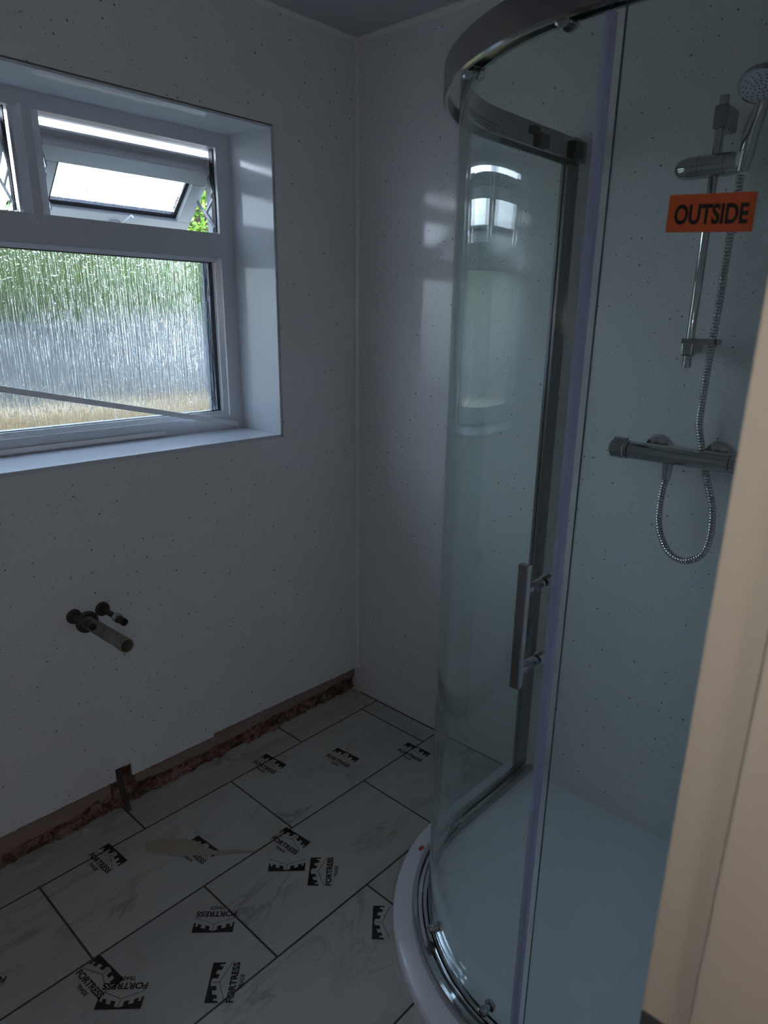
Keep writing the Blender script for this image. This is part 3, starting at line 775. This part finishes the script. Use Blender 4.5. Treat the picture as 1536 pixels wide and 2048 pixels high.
RXX, RYY = 1.108, -.058
rail = empty('shower_riser_rail', (RXX, 0, 1.30)); tag(rail, 'vertical chrome riser rail on the back wall above the mixer valve', 'shower rail')
b = bmesh.new(); tube(b, [(RXX, RYY, 1.300), (RXX, RYY, 1.832)], .0095, 24); vput('riser_pole', b, M_CHROME, rail, smooth=True)
b = boxes(((RXX-.014, RYY-.012, 1.772), (RXX+.014, -.0005, 1.815))); vput('wall_bracket', b, M_CHROME2, rail, bevel=.004)
b = boxes(((RXX-.013, RYY-.013, 1.325), (RXX+.013, RYY+.013, 1.362)), ((RXX-.012, RYY+.010, 1.330), (RXX+.012, -.0005, 1.356))); vput('wall_bracket', b, M_CHROME, rail, bevel=.004)
b = bmesh.new(); 
for (lo, hi) in (((RXX-.014, RYY-.014, 1.352), (RXX+.062, RYY-.008, 1.363)), ((RXX-.014, RYY+.008, 1.352), (RXX+.062, RYY+.013, 1.363)), ((RXX+.056, RYY-.014, 1.352), (RXX+.064, RYY+.013, 1.363))): box(b, lo, hi)
vput('hose_guide', b, M_CHROME2, rail, bevel=.001)
# slider
SZ = 1.706
b = bmesh.new(); lathe(b, [(-.082, 0), (-.081, .008), (-.076, .015), (-.066, .020), (-.050, .0225), (-.030, .0225), (-.0295, .0215), (-.029, .0225), (.022, .0225), (.0225, .0215), (.023, .0225), (.045, .021), (.062, .0165), (.066, 0)], (RXX, RYY, SZ), (1, 0, 0), 32)
sl = vput('hand_shower_slider', b, M_CHROME, rail, smooth=True)

HX = RXX + .062
hand = empty('hand_shower', (HX, -.075, 1.70)); tag(hand, 'chrome hand shower with pale round spray face held on the riser slider', 'shower head')
hp0 = Vector((1.170, -.078, 1.688)); hp1 = Vector((1.176, -.086, 1.715)); hp2 = Vector((1.180, -.091, 1.748)); hp3 = Vector((1.187, -.092, 1.774))
hc = Vector((1.202, -.138, 1.815)); fn_ = Vector((.05, -.50, -.86)).normalized()
b = bmesh.new(); tube(b, [hp0, hp1, hp2, hp3, hc - fn_*.018 + Vector((0, .024, -.014))], [.0125, .0150, .0160, .0140, .012], 20); vput('shower_handle', b, M_CHROME, hand, smooth=True)
b = bmesh.new(); lathe(b, [(-.026, 0), (-.025, .016), (-.020, .030), (-.011, .040), (-.003, .0435), (.001, .043), (.001, .039)], hc, fn_, 40); vput('shower_head', b, M_CHROME, hand, smooth=True)
b = bmesh.new(); lathe(b, [(.0005, .039), (.002, .038), (.002, 0)], hc, fn_, 40); sf = vput('spray_face', b, M_WHITEPL, hand, smooth=True)
b = bmesh.new(); u_ = fn_.orthogonal().normalized(); v2 = fn_.cross(u_)
for rr_, nn_ in ((.006, 6), (.013, 10), (.020, 12), (.027, 14), (.033, 16)):
    for k in range(nn_):
        a_ = 2*math.pi*k/nn_ + rr_*40; p = hc + (u_*math.cos(a_)+v2*math.sin(a_))*rr_
        lathe(b, [(.0018, .0014), (.0032, .0010), (.0032, 0)], p, fn_, 6)
nz_o = vput('nozzle', b, M_DARK, hand); tag(nz_o, 'dark rubber nozzles in rings', kind='stuff')
b = bmesh.new(); lathe(b, [(-.014, .010), (-.006, .0145), (.010, .0160), (.016, .0155)], hp0 + Vector((0, -.002, .016)), (hp1-hp0), 24); vput('handle_collar', b, M_WHITEPL, hand, smooth=True)

# hose
def catmull(P, n=24):
    P = [Vector(p) for p in P]; P = [P[0]*2-P[1]] + P + [P[-1]*2-P[-2]]; out = []
    for i in range(1, len(P)-2):
        for k in range(n):
            t_ = k/n; a, b_, c_, d = P[i-1:i+3]
            out.append(.5*((2*b_) + (c_-a)*t_ + (2*a-5*b_+4*c_-d)*t_*t_ + (3*b_-a-3*c_+d)*t_**3))
    out.append(P[-2]); return out
hp_ = [(1.167, -.074, 1.680), (1.164, -.068, 1.62), (1.160, -.062, 1.56), (1.159, -.060, 1.443), (1.156, -.058, 1.35), (1.150, -.045, 1.242), (1.146, -.028, 1.172), (1.160, -.027, 1.116), (1.177, -.032, 1.066), (1.207, -.048, .998), (1.217, -.057, .952), (1.216, -.060, .905),
       (1.203, -.060, .873), (1.171, -.060, .854), (1.140, -.060, .860), (1.117, -.060, .884), (1.098, -.060, .93), (1.094, -.060, .99), (1.099, -.061, 1.045)]
cp = catmull(hp_, 60)
# resample by arc length
L_ = [0]
for a, c_ in zip(cp, cp[1:]): L_.append(L_[-1]+(c_-a).length)
def at_len(s):
    import bisect
    i = min(max(bisect.bisect_right(L_, s)-1, 0), len(cp)-2); f = (s-L_[i])/max(1e-9, L_[i+1]-L_[i]); return cp[i].lerp(cp[i+1], f)
pitch = .0068; N_ = int(L_[-1]/pitch*4); P_, R_ = [], []
for k in range(N_+1):
    P_.append(at_len(L_[-1]*k/N_)); R_.append((.0066, .0082, .0088, .0082)[k % 4])
b = bmesh.new(); tube(b, P_, R_, 12)
ho = link_mesh('shower_hose', b, M_CHROME, None, True); tag(ho, 'ribbed chrome shower hose hanging in a loop below the valve', 'shower hose')
for p in ho.data.polygons: p.use_smooth = True

# ------------------------------------------------------------------ outdoors
GZ = -.35
b = boxes(((-30, -25, GZ-.2), (-.31, 20, GZ))); tag(link_mesh('ground', b, M_GRASS), kind='structure')
rng = random.Random(7)
def leaves(name, n, sampler, size, label, cat, core):
    b = bmesh.new()
    for i in range(n):
        p, out = sampler(); out = Vector(out).normalized()
        dr = (out + Vector((rng.uniform(-1, 1), rng.uniform(-1, 1), rng.uniform(-.9, .5)))).normalized()
        sd = dr.cross(Vector((rng.uniform(-1, 1), rng.uniform(-1, 1), rng.uniform(-1, 1)))).normalized(); up_ = dr.cross(sd)
        s = size*rng.uniform(.7, 1.3); w_ = s*.22
        pts = [p, p+dr*s*.35+sd*w_+up_*s*.04, p+dr*s*.7+sd*w_*.8+up_*s*.03, p+dr*s, p+dr*s*.7-sd*w_*.8+up_*s*.03, p+dr*s*.35-sd*w_+up_*s*.04]
        vv = [b.verts.new(q) for q in pts]; b.faces.new((vv[0], vv[1], vv[2], vv[3])); b.faces.new((vv[0], vv[3], vv[4], vv[5]))
    me = bpy.data.meshes.new(name); b.to_mesh(me); b.free(); me.materials.append(M_LEAF2 if cat == 'tree' else M_LEAF)
    o = empty(name); lf = bpy.data.objects.new('foliage', me); col.objects.link(lf); lf.parent = o
    tag(o, label, cat)
    link_mesh('branches', core(), M_TWIG, o)
    return o
def s_bush():
    c_ = Vector((-5.0, 3.25, 2.12)); r_ = Vector((.8, 1.1, .70))
    while True:
        v_ = Vector((rng.gauss(0, 1), rng.gauss(0, 1), rng.gauss(0, 1))).normalized()
        k = rng.uniform(.72, 1.02)
        return c_ + Vector((v_.x*r_.x, v_.y*r_.y, v_.z*r_.z))*k, v_
def core_bush():
    b = bmesh.new(); bmesh.ops.create_icosphere(b, subdivisions=3, radius=1)
    for v_ in b.verts: v_.co = Vector((v_.co.x*.50-5.0, v_.co.y*.80+3.25, v_.co.z*.45+2.12))
    tube(b, [(-5.0, 3.25, GZ), (-5.0, 3.25, 1.9)], .05, 8); return b
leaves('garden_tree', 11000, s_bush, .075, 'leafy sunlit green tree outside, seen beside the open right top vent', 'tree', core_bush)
def s_hedge():
    y = rng.uniform(-9, 9); z = rng.uniform(GZ, 2.55 + .25*math.sin(y*1.3)+.15*math.sin(y*3.1)); 
    return Vector((-8 + rng.uniform(-.1, .35)*(1), y, z)), (1, 0, .3)
def core_hedge():
    return boxes(((-8.8, -9, GZ), (-8.05, 9, 2.3)))
leaves('garden_hedge', 16000, s_hedge, .16, 'long green hedge behind the garden wall, blurred by the patterned pane', 'hedge', core_hedge)
b = boxes(((-6.6, -9, GZ), (-6.4, 3.2, 1.25)), ((-6.64, -9, 1.25), (-6.36, 3.2, 1.30)))
tag(link_mesh('garden_wall', b, M_GWALL), 'grey garden wall outside, blurred behind the patterned lower pane', 'wall')
b = boxes(((-6.2, 3.0, GZ), (-6.0, 6.0, 1.45)), ((-6.24, 3.0, 1.45), (-5.96, 6.0, 1.50)))
tag(link_mesh('garden_wall', b, M_GWALL2), 'bright white rendered wall outside at the right of the lower pane', 'wall')
b = boxes(((-4.3, -9, GZ), (-3.9, 5.0, .62)), ((-4.34, -9, .62), (-3.86, 5.0, .67)))
tag(link_mesh('raised_bed', b, M_OCHRE), 'ochre stone planter wall outside low behind the patterned pane', 'planter')
